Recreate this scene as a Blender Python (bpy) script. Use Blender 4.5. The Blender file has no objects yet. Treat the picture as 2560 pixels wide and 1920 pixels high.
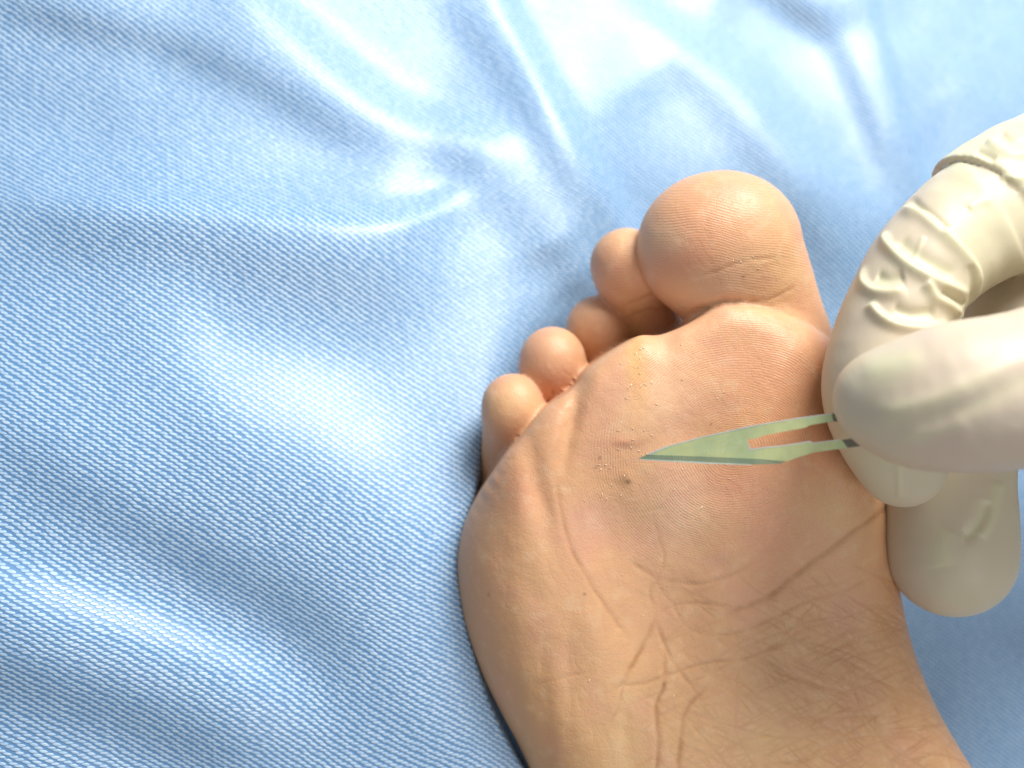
import bpy, math, random
import numpy as np
from mathutils import Vector

# ------------------------------------------------------------------ camera, world, lamps, exposure
D = 210.0                       # camera height above the sole, in millimetres
S0 = 236.25 / 2560.0            # millimetres per photograph pixel on the plane z = 0
MM = 0.001
sc = bpy.context.scene
col = sc.collection

cam_d = bpy.data.cameras.new("camera")
cam_d.lens = 32.0
cam_d.sensor_width = 36.0
cam_d.clip_start = 0.005
cam_d.clip_end = 20.0
cam_d.dof.use_dof = True
cam_d.dof.focus_distance = 0.206
cam_d.dof.aperture_fstop = 6.0
cam = bpy.data.objects.new("camera", cam_d)
cam.location = (0, 0, D * MM)
col.objects.link(cam)
sc.camera = cam

w = bpy.data.worlds.new("World")
sc.world = w
w.use_nodes = True
w.node_tree.nodes["Background"].inputs[0].default_value = (0.93, 0.96, 1.0, 1)
w.node_tree.nodes["Background"].inputs[1].default_value = 0.30


def area(name, loc, target, size, power, colr, size_y=None):
    l = bpy.data.lights.new(name, 'AREA')
    l.shape = 'RECTANGLE'
    l.size = size
    l.size_y = size_y or size
    l.energy = power
    l.color = colr
    o = bpy.data.objects.new(name, l)
    o.location = loc
    o.rotation_euler = (Vector(target) - Vector(loc)).to_track_quat('-Z', 'Y').to_euler()
    col.objects.link(o)


area("window_light", (0.31, 0.63, 0.33), (0.05, 0.04, -0.07), 0.34, 10.8, (1.0, 0.985, 0.96))
area("fill_light", (0.30, -0.42, 0.75), (0.05, -0.03, 0), 0.45, 2.0, (1.0, 0.985, 0.96))  # soft fill from an unseen lamp, added to lift the shaded side

sc.view_settings.view_transform = 'Standard'
sc.view_settings.look = 'None'
sc.view_settings.gamma = 1.0
sc.view_settings.exposure = 0.0
sc.cycles.use_denoising = True
sc.cycles.max_bounces = 6

rng = np.random.default_rng(7)
random.seed(7)


# ------------------------------------------------------------------ helpers
def P(px, py, z):
    """photograph pixel at height z (mm) -> world mm"""
    k = S0 * (D - z) / D
    return np.array([(px - 1280.0) * k, (960.0 - py) * k, z + 0 * px])


def to_px(v):
    k = S0 * (D - v[:, 2]) / D
    return v[:, 0] / k + 1280.0, 960.0 - v[:, 1] / k


def catmull(pts, n=6, closed=False):
    pts = np.asarray(pts, float)
    N = len(pts)
    out = []
    rng_ = range(N if closed else N - 1)
    for i in rng_:
        if closed:
            p0, p1, p2, p3 = pts[(i - 1) % N], pts[i], pts[(i + 1) % N], pts[(i + 2) % N]
        else:
            p0, p1, p2, p3 = pts[max(i - 1, 0)], pts[i], pts[i + 1], pts[min(i + 2, N - 1)]
        for t in np.arange(n) / n:
            out.append(0.5 * ((2 * p1) + (-p0 + p2) * t + (2 * p0 - 5 * p1 + 4 * p2 - p3) * t * t
                              + (-p0 + 3 * p1 - 3 * p2 + p3) * t ** 3))
    if not closed:
        out.append(pts[-1])
    return np.array(out)


def poly_dist(X, Y, pts, margin=1e9):
    """distance to a polyline, signed side and position along it (0..1)"""
    d = np.full(X.shape, 1e6)
    side = np.zeros(X.shape)
    tt = np.zeros(X.shape)
    pts = np.asarray(pts, float)
    m = ((X > pts[:, 0].min() - margin) & (X < pts[:, 0].max() + margin)
         & (Y > pts[:, 1].min() - margin) & (Y < pts[:, 1].max() + margin))
    if not m.any():
        return d, side, tt
    x, y = X[m], Y[m]
    dd = np.full(x.shape, 1e6)
    ss = np.zeros(x.shape)
    tq = np.zeros(x.shape)
    n = len(pts) - 1
    for i in range(n):
        a, b = pts[i], pts[i + 1]
        ab = b - a
        L2 = max((ab ** 2).sum(), 1e-9)
        t = np.clip(((x - a[0]) * ab[0] + (y - a[1]) * ab[1]) / L2, 0, 1)
        ex, ey = x - a[0] - t * ab[0], y - a[1] - t * ab[1]
        q = np.sqrt(ex * ex + ey * ey)
        u = q < dd
        dd[u] = q[u]
        ss[u] = np.sign(ab[0] * ey - ab[1] * ex)[u]
        tq[u] = ((i + t) / n)[u]
    d[m] = dd
    side[m] = ss
    tt[m] = tq
    return d, side, tt


def polygon_sdf(X, Y, pts):
    d = np.full(X.shape, 1e9)
    inside = np.zeros(X.shape, bool)
    n = len(pts)
    for i in range(n):
        a, b = pts[i], pts[(i + 1) % n]
        ab = b - a
        t = np.clip(((X - a[0]) * ab[0] + (Y - a[1]) * ab[1]) / max((ab ** 2).sum(), 1e-9), 0, 1)
        d = np.minimum(d, (X - a[0] - t * ab[0]) ** 2 + (Y - a[1] - t * ab[1]) ** 2)
        if a[1] != b[1]:
            c = ((a[1] > Y) != (b[1] > Y)) & (X < (b[0] - a[0]) * (Y - a[1]) / (b[1] - a[1]) + a[0])
            inside ^= c
    d = np.sqrt(d)
    return np.where(inside, -d, d)


def smin(a, b, k):
    h = np.maximum(k - np.abs(a - b), 0) / k
    return np.minimum(a, b) - h * h * k * 0.25


def cone_sdf(X, Y, Z, a, ra, b, rb, sz=1.0):
    """round cone between two points; sz < 1 flattens it in z"""
    ab = b - a
    L2 = (ab ** 2).sum()
    x, y, z = X - a[0], Y - a[1], Z - a[2]
    t = np.clip((x * ab[0] + y * ab[1] + z * ab[2]) / L2, 0, 1).astype(np.float32)
    dx, dy, dz = x - t * ab[0], y - t * ab[1], (z - t * ab[2]) / sz
    return np.sqrt(dx * dx + dy * dy + dz * dz) - (ra + (rb - ra) * t)


def chain_sdf(X, Y, Z, pts, k=2.0, sz=1.0, n=3):
    """pts: (px, py, z, radius in photo pixels at that depth) -> tube along a smooth spline"""
    q = []
    for p in pts:
        w_ = P(p[0], p[1], p[2])
        q.append([w_[0], w_[1], w_[2], p[3] * S0 * (D - p[2]) / D])
    q = catmull(q, n)
    f = None
    for i in range(len(q) - 1):
        g = cone_sdf(X, Y, Z, q[i][:3], q[i][3], q[i + 1][:3], q[i + 1][3], sz)
        f = g if f is None else smin(f, g, k)
    return f


def surface_nets(F, origin, h):
    nx, ny, nz = F.shape
    neg = F < 0
    c = neg[:-1, :-1, :-1].astype(np.int8)
    cnt = sum(neg[i:nx - 1 + i, j:ny - 1 + j, k:nz - 1 + k].astype(np.int8)
              for i in (0, 1) for j in (0, 1) for k in (0, 1))
    act = (cnt > 0) & (cnt < 8)
    idx = np.argwhere(act)
    ids = np.full(act.shape, -1, np.int64)
    ids[act] = np.arange(len(idx))
    I, J, K = idx.T
    cor = {}
    for i in (0, 1):
        for j in (0, 1):
            for k in (0, 1):
                cor[(i, j, k)] = F[I + i, J + j, K + k]
    acc = np.zeros((len(idx), 3))
    n = np.zeros(len(idx))
    cs = list(cor)
    for a in cs:
        for ax in range(3):
            if a[ax] == 0:
                b = list(a)
                b[ax] = 1
                b = tuple(b)
                fa, fb = cor[a], cor[b]
                m = (fa < 0) != (fb < 0)
                t = np.where(m, fa / np.where(m, fa - fb, 1), 0)
                for q in range(3):
                    base = a[q] + (t if q == ax else 0)
                    acc[:, q] += np.where(m, base, 0)
                n += m
    V = (idx + acc / n[:, None]) * h + origin
    quads = []
    for ax in range(3):
        s0 = [slice(1, -1)] * 3
        s1 = [slice(1, -1)] * 3
        s0[ax] = slice(0, -1)
        s1[ax] = slice(1, None)
        A, B = neg[tuple(s0)], neg[tuple(s1)]
        e = np.argwhere(A != B)
        flip = A[tuple(e.T)]
        o = np.array([1, 1, 1])
        o[ax] = 0
        e = e + o
        u, v = [q for q in range(3) if q != ax]
        du = np.zeros(3, int)
        du[u] = 1
        dv = np.zeros(3, int)
        dv[v] = 1
        g = lambda q: ids[tuple(q.T)]
        Q = np.stack([g(e), g(e - du), g(e - du - dv), g(e - dv)], 1)
        if ax == 1:
            flip = ~flip
        Q[~flip] = Q[~flip][:, ::-1]
        quads.append(Q)
    Q = np.concatenate(quads)
    Q = Q[(Q >= 0).all(1)]
    return V, Q


def vert_normals(V, Q):
    n = np.cross(V[Q[:, 2]] - V[Q[:, 0]], V[Q[:, 3]] - V[Q[:, 1]])
    N = np.zeros_like(V)
    for i in range(4):
        for a in range(3):
            N[:, a] += np.bincount(Q[:, i], n[:, a], len(V))
    return N / np.maximum(np.linalg.norm(N, axis=1), 1e-12)[:, None]


def edges_of(Q):
    E = np.concatenate([Q[:, [i, (i + 1) % 4]] for i in range(4)])
    return np.sort(E, 1)


def relax(V, Q, it=2, f=0.5):
    E = np.unique(edges_of(Q), axis=0)
    deg = np.bincount(E.ravel(), minlength=len(V)).astype(float)
    for k in range(it):
        for ff in (f, -f * 1.04):
            A = np.zeros_like(V)
            for a in range(3):
                A[:, a] = (np.bincount(E[:, 0], V[E[:, 1], a], len(V))
                           + np.bincount(E[:, 1], V[E[:, 0], a], len(V)))
            V = V + ff * (A / deg[:, None] - V)
    return V


def subdivide(V, Q):
    """one Catmull-Clark step on a closed quad mesh"""
    E = edges_of(Q)
    key = E[:, 0] * len(V) + E[:, 1]
    uk, first, inv, cnt = np.unique(key, return_index=True, return_inverse=True, return_counts=True)
    UE = E[first]
    nf = len(Q)
    Fp = V[Q].mean(1)
    fid = np.tile(np.arange(nf), 4)
    S = np.zeros((len(uk), 3))
    for a in range(3):
        S[:, a] = np.bincount(inv, Fp[fid, a], len(uk))
    mid = (V[UE[:, 0]] + V[UE[:, 1]]) / 2
    Ep = np.where((cnt == 2)[:, None], (V[UE[:, 0]] + V[UE[:, 1]] + S) / 4, mid)
    val = np.bincount(UE.ravel(), minlength=len(V)).astype(float)
    Fa = np.zeros_like(V)
    Ra = np.zeros_like(V)
    fc = np.bincount(Q.ravel(), minlength=len(V)).astype(float)
    for a in range(3):
        for i in range(4):
            Fa[:, a] += np.bincount(Q[:, i], Fp[:, a], len(V))
        for i in range(2):
            Ra[:, a] += np.bincount(UE[:, i], mid[:, a], len(V))
    n = np.maximum(val, 1)[:, None]
    Vn = (Fa / np.maximum(fc, 1)[:, None] + 2 * Ra / n + (n - 3) * V) / n
    V2 = np.concatenate([Vn, Ep, Fp])
    e = inv.reshape(4, nf).T + len(V)
    f = np.arange(nf) + len(V) + len(uk)
    out = [np.stack([Q[:, i], e[:, i], f, e[:, (i - 1) % 4]], 1) for i in range(4)]
    return V2, np.concatenate(out)


def mesh_obj(name, V, Q, mat, parent=None, attrs=None, uv=None, cols=None):
    me = bpy.data.meshes.new(name)
    V = np.asarray(V, float) * MM
    Q = np.asarray(Q)
    me.vertices.add(len(V))
    me.vertices.foreach_set("co", V.astype(np.float32).ravel())
    k = Q.shape[1]
    me.loops.add(Q.size)
    me.loops.foreach_set("vertex_index", Q.astype(np.int32).ravel())
    me.polygons.add(len(Q))
    me.polygons.foreach_set("loop_start", np.arange(0, Q.size, k, dtype=np.int32))
    me.update(calc_edges=True)
    me.validate()
    me.polygons.foreach_set("use_smooth", np.ones(len(me.polygons), bool))
    for nm, arr in (attrs or {}).items():
        a = me.attributes.new(nm, 'FLOAT', 'POINT')
        a.data.foreach_set("value", np.asarray(arr, np.float32))
    for nm, arr in (cols or {}).items():
        a = me.attributes.new(nm, 'FLOAT_COLOR', 'POINT')
        c4 = np.ones((len(V), 4), np.float32)
        c4[:, :3] = arr
        a.data.foreach_set("color", c4.ravel())
    if uv is not None:
        a = me.attributes.new("weave", 'FLOAT2', 'POINT')
        a.data.foreach_set("vector", np.asarray(uv, np.float32).ravel())
    me.materials.append(mat)
    o = bpy.data.objects.new(name, me)
    col.objects.link(o)
    if parent:
        o.parent = parent
    return o


def tag(o, label=None, cat=None, kind=None, group=None):
    if label:
        o["label"] = label
    if cat:
        o["category"] = cat
    if kind:
        o["kind"] = kind
    if group:
        o["group"] = group
    return o


def noise2(X, Y, scale, seed, octaves=2):
    """smooth value noise in [-1, 1]"""
    r = np.random.default_rng(seed)
    T = r.uniform(-1, 1, (64, 64))
    out = np.zeros(X.shape)
    amp, tot = 1.0, 0.0
    for o_ in range(octaves):
        x, y = X / scale + 17.3 * o_, Y / scale + 9.1 * o_
        xi, yi = np.floor(x).astype(int), np.floor(y).astype(int)
        fx, fy = x - xi, y - yi
        fx, fy = fx * fx * (3 - 2 * fx), fy * fy * (3 - 2 * fy)
        g = lambda a, b: T[a % 64, b % 64]
        v = (g(xi, yi) * (1 - fx) + g(xi + 1, yi) * fx) * (1 - fy) + (g(xi, yi + 1) * (1 - fx) + g(xi + 1, yi + 1) * fx) * fy
        out += amp * v
        tot += amp
        amp *= 0.5
        scale *= 0.5
    return out / tot


def sstep(a, b, x):
    t = np.clip((x - a) / (b - a), 0, 1)
    return t * t * (3 - 2 * t)


def g2(X, Y, cx, cy, rx, ry=None, ang=0):
    ry = ry or rx
    c, s = math.cos(math.radians(ang)), math.sin(math.radians(ang))
    x, y = X - cx, Y - cy
    return np.exp(-(((x * c + y * s) / rx) ** 2 + ((-x * s + y * c) / ry) ** 2))


# ------------------------------------------------------------------ materials
class NT:
    def __init__(self, name):
        self.m = bpy.data.materials.new(name)
        self.m.use_nodes = True
        self.t = self.m.node_tree
        self.b = self.t.nodes["Principled BSDF"]

    def n(self, kind, **kw):
        nd = self.t.nodes.new(kind)
        for k, v in kw.items():
            setattr(nd, k, v)
        return nd

    def l(self, a, b):
        self.t.links.new(a, b)

    def val(self, x):
        return x

    def math(self, op, a, b=None, c=None, clamp=False):
        nd = self.n('ShaderNodeMath', operation=op, use_clamp=clamp)
        for i, x in enumerate((a, b, c)):
            if x is None:
                continue
            if isinstance(x, (int, float)):
                nd.inputs[i].default_value = x
            else:
                self.l(x, nd.inputs[i])
        return nd.outputs[0]

    def attr(self, name):
        return self.n('ShaderNodeAttribute', attribute_name=name)

    def mix(self, f, a, b, blend='MIX'):
        nd = self.n('ShaderNodeMix', data_type='RGBA', blend_type=blend)
        for i, x in ((0, f), (6, a), (7, b)):
            if isinstance(x, (int, float)):
                nd.inputs[i].default_value = x
            elif isinstance(x, tuple):
                nd.inputs[i].default_value = (*x, 1)
            else:
                self.l(x, nd.inputs[i])
        return nd.outputs[2]

    def noise(self, scale, detail=2.0, vec=None, rough=0.5):
        nd = self.n('ShaderNodeTexNoise')
        nd.inputs['Scale'].default_value = scale
        nd.inputs['Detail'].default_value = detail
        nd.inputs['Roughness'].default_value = rough
        if vec is not None:
            self.l(vec, nd.inputs['Vector'])
        return nd.outputs['Fac']

    def bump(self, height, dist, strength=1.0, normal=None):
        nd = self.n('ShaderNodeBump')
        nd.inputs['Strength'].default_value = strength
        nd.inputs['Distance'].default_value = dist
        self.l(height, nd.inputs['Height'])
        if normal is not None:
            self.l(normal, nd.inputs['Normal'])
        return nd.outputs[0]

    def ramp01(self, x, a, b):
        nd = self.n('ShaderNodeMapRange', interpolation_type='SMOOTHSTEP')
        self.l(x, nd.inputs[0])
        nd.inputs[1].default_value = a
        nd.inputs[2].default_value = b
        return nd.outputs[0]


def twill_material():
    M = NT("blue_twill")
    at = M.attr("weave")
    sep = M.n('ShaderNodeSeparateXYZ')
    # slow drift of the yarns
    mp = M.n('ShaderNodeVectorMath', operation='SCALE')
    M.l(at.outputs['Vector'], mp.inputs[0])
    mp.inputs[3].default_value = 1.0
    nz = M.n('ShaderNodeTexNoise')
    nz.inputs['Scale'].default_value = 0.25
    nz.inputs['Detail'].default_value = 1.0
    M.l(mp.outputs[0], nz.inputs['Vector'])
    sub = M.n('ShaderNodeVectorMath', operation='SUBTRACT')
    M.l(nz.outputs['Color'], sub.inputs[0])
    sub.inputs[1].default_value = (0.5, 0.5, 0.5)
    sc_ = M.n('ShaderNodeVectorMath', operation='SCALE')
    M.l(sub.outputs[0], sc_.inputs[0])
    sc_.inputs[3].default_value = 0.9
    add = M.n('ShaderNodeVectorMath', operation='ADD')
    M.l(mp.outputs[0], add.inputs[0])
    M.l(sc_.outputs[0], add.inputs[1])
    M.l(add.outputs[0], sep.inputs[0])
    x, y = sep.outputs[0], sep.outputs[1]
    A, R, SH = 2.48, 0.79, 1.22           # float pitch, row pitch, shift from row to row
    yr = M.math('DIVIDE', y, R)
    j = M.math('ROUND', yr)
    dy = M.math('MULTIPLY', M.math('SUBTRACT', yr, j), R)
    xs = M.math('DIVIDE', M.math('ADD', x, M.math('MULTIPLY', j, SH)), A)
    i = M.math('ROUND', xs)
    cmb = M.n('ShaderNodeCombineXYZ')
    M.l(i, cmb.inputs[0])
    M.l(j, cmb.inputs[1])
    wn = M.n('ShaderNodeTexWhiteNoise', noise_dimensions='2D')
    M.l(cmb.outputs[0], wn.inputs['Vector'])
    hs = wn.outputs['Value']
    dx = M.math('MULTIPLY', M.math('SUBTRACT', xs, i), A)
    dx = M.math('ADD', dx, M.math('MULTIPLY', M.math('SUBTRACT', hs, 0.5), 0.35))
    # each float leans a little downhill
    dyr = M.math('ADD', dy, M.math('MULTIPLY', dx, 0.22))
    e = M.math('ADD', M.math('POWER', M.math('ABSOLUTE', M.math('DIVIDE', dx, 1.02)), 2.4),
               M.math('POWER', M.math('ABSOLUTE', M.math('DIVIDE', dyr, 0.385)), 2.0))
    fl = M.ramp01(e, 1.25, 0.25)
    # fine fibres along each yarn
    fibv = M.n('ShaderNodeCombineXYZ')
    M.l(M.math('MULTIPLY', x, 0.9), fibv.inputs[0])
    M.l(M.math('MULTIPLY', M.math('ADD', y, M.math('MULTIPLY', x, 0.22)), 7.0), fibv.inputs[1])
    fib = M.noise(1.0, 2.0, fibv.outputs[0])
    hgt = M.math('ADD', M.math('MULTIPLY', fl, 1.0), M.math('MULTIPLY', fib, 0.18))
    white = M.mix(hs, (0.37, 0.54, 0.74), (0.50, 0.66, 0.83))
    blue = M.mix(fib, (0.085, 0.235, 0.48), (0.14, 0.31, 0.56))
    c = M.mix(fl, blue, white)
    M.l(c, M.b.inputs['Base Color'])
    M.b.inputs['Roughness'].default_value = 0.37
    M.b.inputs['Specular IOR Level'].default_value = 0.9
    M.b.inputs['Sheen Weight'].default_value = 0.4
    M.b.inputs['Sheen Roughness'].default_value = 0.35
    M.b.inputs['Sheen Tint'].default_value = (0.85, 0.93, 1, 1)
    M.l(M.bump(hgt, 0.00016, 0.9), M.b.inputs['Normal'])
    return M.m


def skin_material():
    M = NT("foot_skin")
    tone = M.attr("tone")
    cr = M.attr("crease").outputs['Fac']
    ph = M.attr("ridge").outputs['Fac']
    ra = M.attr("ridge_amount").outputs['Fac']
    dark = M.attr("spot").outputs['Fac']
    tc = M.n('ShaderNodeTexCoord')
    ob = tc.outputs['Object']
    n1 = M.noise(260.0, 3.0, ob)
    n2 = M.noise(70.0, 3.0, ob)
    n3 = M.noise(1500.0, 2.0, ob)
    c = M.mix(M.math('MULTIPLY', M.ramp01(n2, 0.48, 0.72), 0.30), tone.outputs['Color'], (0.66, 0.30, 0.22))
    c = M.mix(M.math('MULTIPLY', M.ramp01(n1, 0.5, 0.75), 0.22), c, (0.80, 0.60, 0.40))
    c = M.mix(M.math('MULTIPLY', M.ramp01(n1, 0.5, 0.28), 0.16), c, (0.60, 0.28, 0.20))
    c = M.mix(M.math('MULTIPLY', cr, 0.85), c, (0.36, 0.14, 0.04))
    c = M.mix(dark, c, (0.20, 0.075, 0.02))
    # friction ridges: paler crests
    s = M.math('SINE', M.math('MULTIPLY', ph, 2 * math.pi / 6.6))
    brk = M.ramp01(M.noise(900.0, 1.0, ob), 0.30, 0.55)
    sr = M.math('MULTIPLY', M.math('MULTIPLY', s, ra), brk)
    c = M.mix(M.math('MULTIPLY_ADD', sr, 0.10, 0.10), c, (0.86, 0.62, 0.44))
    M.l(c, M.b.inputs['Base Color'])
    r = M.math('MULTIPLY_ADD', n1, 0.22, 0.34)
    M.l(r, M.b.inputs['Roughness'])
    M.b.inputs['Specular IOR Level'].default_value = 0.34
    M.b.inputs['Subsurface Weight'].default_value = 0.22
    M.b.inputs['Subsurface Radius'].default_value = (1.0, 0.35, 0.18)
    M.b.inputs['Subsurface Scale'].default_value = 0.0022
    h = M.math('ADD', M.math('MULTIPLY', sr, 0.5), M.math('MULTIPLY', n3, 0.9))
    vo = M.n('ShaderNodeTexVoronoi', feature='DISTANCE_TO_EDGE')
    vo.inputs['Scale'].default_value = 620.0
    M.l(ob, vo.inputs['Vector'])
    pore = M.ramp01(vo.outputs['Distance'], 0.0, 0.10)
    h = M.math('ADD', h, M.math('MULTIPLY', pore, 0.35))
    M.l(M.bump(h, 0.00007, 0.8), M.b.inputs['Normal'])
    return M.m


def latex_material():
    M = NT("cream_latex")
    tc = M.n('ShaderNodeTexCoord')
    ob = tc.outputs['Object']
    st = M.attr("stretch").outputs['Fac']
    n2 = M.noise(55.0, 2.0, ob)
    n3 = M.noise(2600.0, 2.0, ob)
    c = M.mix(M.math('MULTIPLY_ADD', st, 0.9, 0.0, clamp=True), (0.66, 0.62, 0.42), (0.60, 0.475, 0.39))
    c = M.mix(M.math('MULTIPLY', M.ramp01(n2, 0.45, 0.7), 0.25), c, (0.64, 0.52, 0.42))
    M.l(c, M.b.inputs['Base Color'])
    M.b.inputs['Roughness'].default_value = 0.44
    M.b.inputs['Specular IOR Level'].default_value = 0.36
    M.b.inputs['Subsurface Weight'].default_value = 0.25
    M.b.inputs['Subsurface Radius'].default_value = (1.0, 0.7, 0.4)
    M.b.inputs['Subsurface Scale'].default_value = 0.002
    M.l(M.bump(n3, 0.00004, 0.5), M.b.inputs['Normal'])
    return M.m


def steel_material(name, base, rough, brushed=0.0, metallic=0.55, ang=0.0):
    M = NT(name)
    tc = M.n('ShaderNodeTexCoord')
    ob = tc.outputs['Object']
    mp = M.n('ShaderNodeMapping')
    M.l(ob, mp.inputs['Vector'])
    mp.inputs['Rotation'].default_value = (0, 0, math.radians(ang))
    mp.inputs['Scale'].default_value = (3000, 150, 150)
    br = M.noise(1.0, 3.0, mp.outputs[0])
    n1 = M.noise(420.0, 3.0, ob)
    n0 = M.noise(95.0, 2.0, ob)
    c = M.mix(M.math('MULTIPLY', M.ramp01(n0, 0.4, 0.65), 0.7), base, (base[0] * 0.68, base[1] * 0.80, base[2] * 0.90))
    c = M.mix(M.math('MULTIPLY', M.ramp01(n1, 0.4, 0.7), 0.3), c, tuple(x * 0.7 for x in base))
    c = M.mix(M.math('MULTIPLY', br, brushed), c, tuple(x * 0.45 for x in base))
    M.l(c, M.b.inputs['Base Color'])
    M.b.inputs['Metallic'].default_value = metallic
    M.b.inputs['Roughness'].default_value = rough
    M.l(M.bump(M.math('ADD', n1, M.math('MULTIPLY', br, 0.6)), 0.00003, 0.6), M.b.inputs['Normal'])
    return M.m


# ------------------------------------------------------------------ the sheet
def build_sheet():
    step = 6.0
    us = np.arange(-1200, 3900 + 1, step)
    vs = np.arange(-1000, 2900 + 1, step)
    U, V = np.meshgrid(us, vs)
    # where the sheet is pushed up against the foot and drops behind it
    ev = np.interp(V, [-400, 100, 450, 700, 850, 950, 1085, 1220, 1300, 1400, 1500, 1580, 1650, 1740, 1810, 1884, 1960, 2400],
                   [1300, 1250, 1200, 1180, 1180, 1180, 1184, 1184, 1162, 1146, 1150, 1166, 1186, 1214, 1246, 1284, 1330, 1590])
    wv = np.interp(V, [-400, 700, 850, 1000, 1150, 1250, 1400, 2400],
                   [700, 620, 400, 220, 90, 42, 30, 30])
    k = np.ones(15) / 15
    def sm(a):
        c = np.pad(a[:, 0], 7, mode='edge')
        return np.convolve(c, k, 'valid')[:, None] + 0 * a
    ev, wv = sm(ev), sm(wv)
    zl = -12 - 14 * sstep(1300, 0, V) + 18 * sstep(800, -300, U) * sstep(300, 1500, V)
    # the bed falls away from the viewer towards the upper right ...
    q = ((U - 500) * 0.92 + (700 - V) * 0.66) / 2000
    q = np.clip(q + 0.12, 0, 1.3)
    Sn = 0.95 * q ** 2 / (q + 0.45)
    # ... and drops off behind the outer edge of the foot
    t = np.clip((U - ev) / wv, 0, 1)
    Sl = t * t * (3 - 2 * t) * sstep(150, 1050, V)
    S = np.clip(np.sqrt(Sn ** 2 + (0.62 * Sl) ** 2), 0, 1.3)
    Z = zl - 105 * S
    # folds: the slope each stroke gives the cloth towards the window, integrated into a height
    G = np.zeros_like(Z)
    STROKES = [
        ([(1100, -350), (1200, -150), (1300, 50), (1410, 260), (1510, 430), (1620, 620), (1740, 820)], 30, 0.95), ([(1240, -250), (1380, 40), (1500, 260), (1620, 460)], 90, 0.16),
        ([(560, -160), (620, -60), (760, 70), (900, 190), (1030, 275), (1200, 322), (1330, 345)], 50, 0.75),
        ([(-150, 480), (100, 482), (350, 488), (600, 505), (850, 530), (1000, 525), (1110, 490), (1200, 440)], 34, 0.9),
        ([(-100, 400), (150, 410), (500, 435), (850, 465), (1150, 400)], 75, 0.36),
        ([(1460, -150), (1560, -50), (1700, 80), (1880, 190), (1990, 330), (2100, 440), (2280, 540)], 50, 0.6),
        ([(1420, -100), (1520, 60), (1640, 200)], 120, 0.25),
        ([(2150, -150), (2190, 30), (2250, 230), (2300, 400), (2350, 540)], 15, 0.7), ([(2190, 50), (2300, 110), (2420, 180), (2520, 280)], 22, 0.35),
        ([(2300, -40), (2450, 60), (2620, 160)], 60, 0.15),
        ([(-200, 480), (50, 520), (300, 540)], 60, 0.10),
        ([(300, 840), (600, 960), (850, 1070), (1000, 1250), (1040, 1450)], 130, 0.24), ([(1050, 300), (1180, 430), (1300, 560), (1400, 700)], 90, -0.3),
        ([(-250, 1360), (-50, 1430), (150, 1490), (400, 1570), (680, 1690), (850, 1850)], 75, 0.40),
        ([(1060, 1150), (1090, 1450), (1130, 1700)], 60, 0.10), ([(1180, 560), (1290, 640)], 60, 0.06),
        ([(-100, 0), (100, 40), (400, 110), (650, 215), (850, 330), (1040, 415)], 62, -0.34), ([(-200, 100), (100, 180), (350, 240)], 120, -0.14),
        ([(-50, 560), (200, 585), (400, 610), (600, 650), (800, 690), (1000, 740), (1130, 830)], 100, -0.27),
        ([(500, 760), (800, 800), (1050, 880)], 90, -0.12),
        ([(-200, 1020), (0, 1130), (200, 1240), (450, 1380), (700, 1520), (900, 1700)], 95, -0.2),
        ([(-200, 1640), (0, 1700), (250, 1770), (500, 1880), (600, 1990)], 100, -0.27),
        ([(1080, -20), (1200, 110), (1300, 260), (1410, 440), (1520, 620)], 50, -0.26), ([(1360, 600), (1400, 680), (1440, 760)], 60, -0.35),
        ([(1540, -60), (1720, 190), (1880, 380), (2020, 590), (2110, 800)], 60, -0.26),
        ([(1760, -200), (1950, -20), (2090, 130), (2180, 330), (2240, 540)], 50, -0.34),
        ([(1820, -60), (1930, 10), (2060, 50), (2190, 10)], 55, -0.3),
        ([(2350, 230), (2400, 360), (2460, 480)], 45, -0.2), ([(2430, 1350), (2500, 1600), (2600, 1850)], 60, -0.18),
        ([(2500, 1250), (2560, 1500)], 40, 0.2), ([(2310, 1400), (2360, 1600), (2440, 1850)], 40, 0.12),
    ]
    for pts, wd, a_ in STROKES:
        q = catmull(pts, 6)
        d, s_, tt = poly_dist(U, V, q, 3.2 * wd)
        a_ *= (1.55 if pts[0][0] < 800 else 1.25) if a_ < 0 else 1.1
        G += a_ * np.exp(-(d / wd) ** 2) * sstep(-0.02, 0.25, tt) * sstep(1.02, 0.75, tt)
    G += 0.07 * noise2(U, V, 260, 3, 3) + 0.05 * noise2(U, V, 90, 5, 2) * sstep(0.2, 0.6, S)
    kx = np.fft.fftfreq(G.shape[1], step)[None, :] * 2 * np.pi
    ky = np.fft.fftfreq(G.shape[0], step)[:, None] * 2 * np.pi
    ax, ay = 0.44, -0.898
    ka, kb = kx * ax + ky * ay, -kx * ay + ky * ax
    zf = np.real(np.fft.ifft2(1j * ka * np.fft.fft2(G) / (ka ** 2 + 0.10 * kb ** 2 + (2 * np.pi / 3000) ** 2)))
    Z += zf * S0 * (D - Z) / D * (1 - 0.9 * sstep(0.02, 0.3, Sl) * sstep(650, 1000, V))
    # rises again beyond the far left edge: plain continuation
    XYZ = np.stack([*P(U, V, Z)], -1)
    XYZ[..., 2] = Z
    du = np.linalg.norm(np.diff(XYZ, axis=1), axis=2)
    dv = np.linalg.norm(np.diff(XYZ, axis=0), axis=2)
    du = np.minimum(du, 2.0)
    dv = np.minimum(dv, 2.0)
    u0 = np.argmin(abs(us - 300))
    v0 = np.argmin(abs(vs - 300))
    cu = np.concatenate([np.zeros((len(vs), 1)), np.cumsum(du, 1)], 1)
    cu -= cu[:, u0:u0 + 1]
    cv = np.concatenate([np.zeros((1, len(us))), np.cumsum(dv, 0)], 0)
    cv = -(cv - cv[v0:v0 + 1, :])
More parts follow.
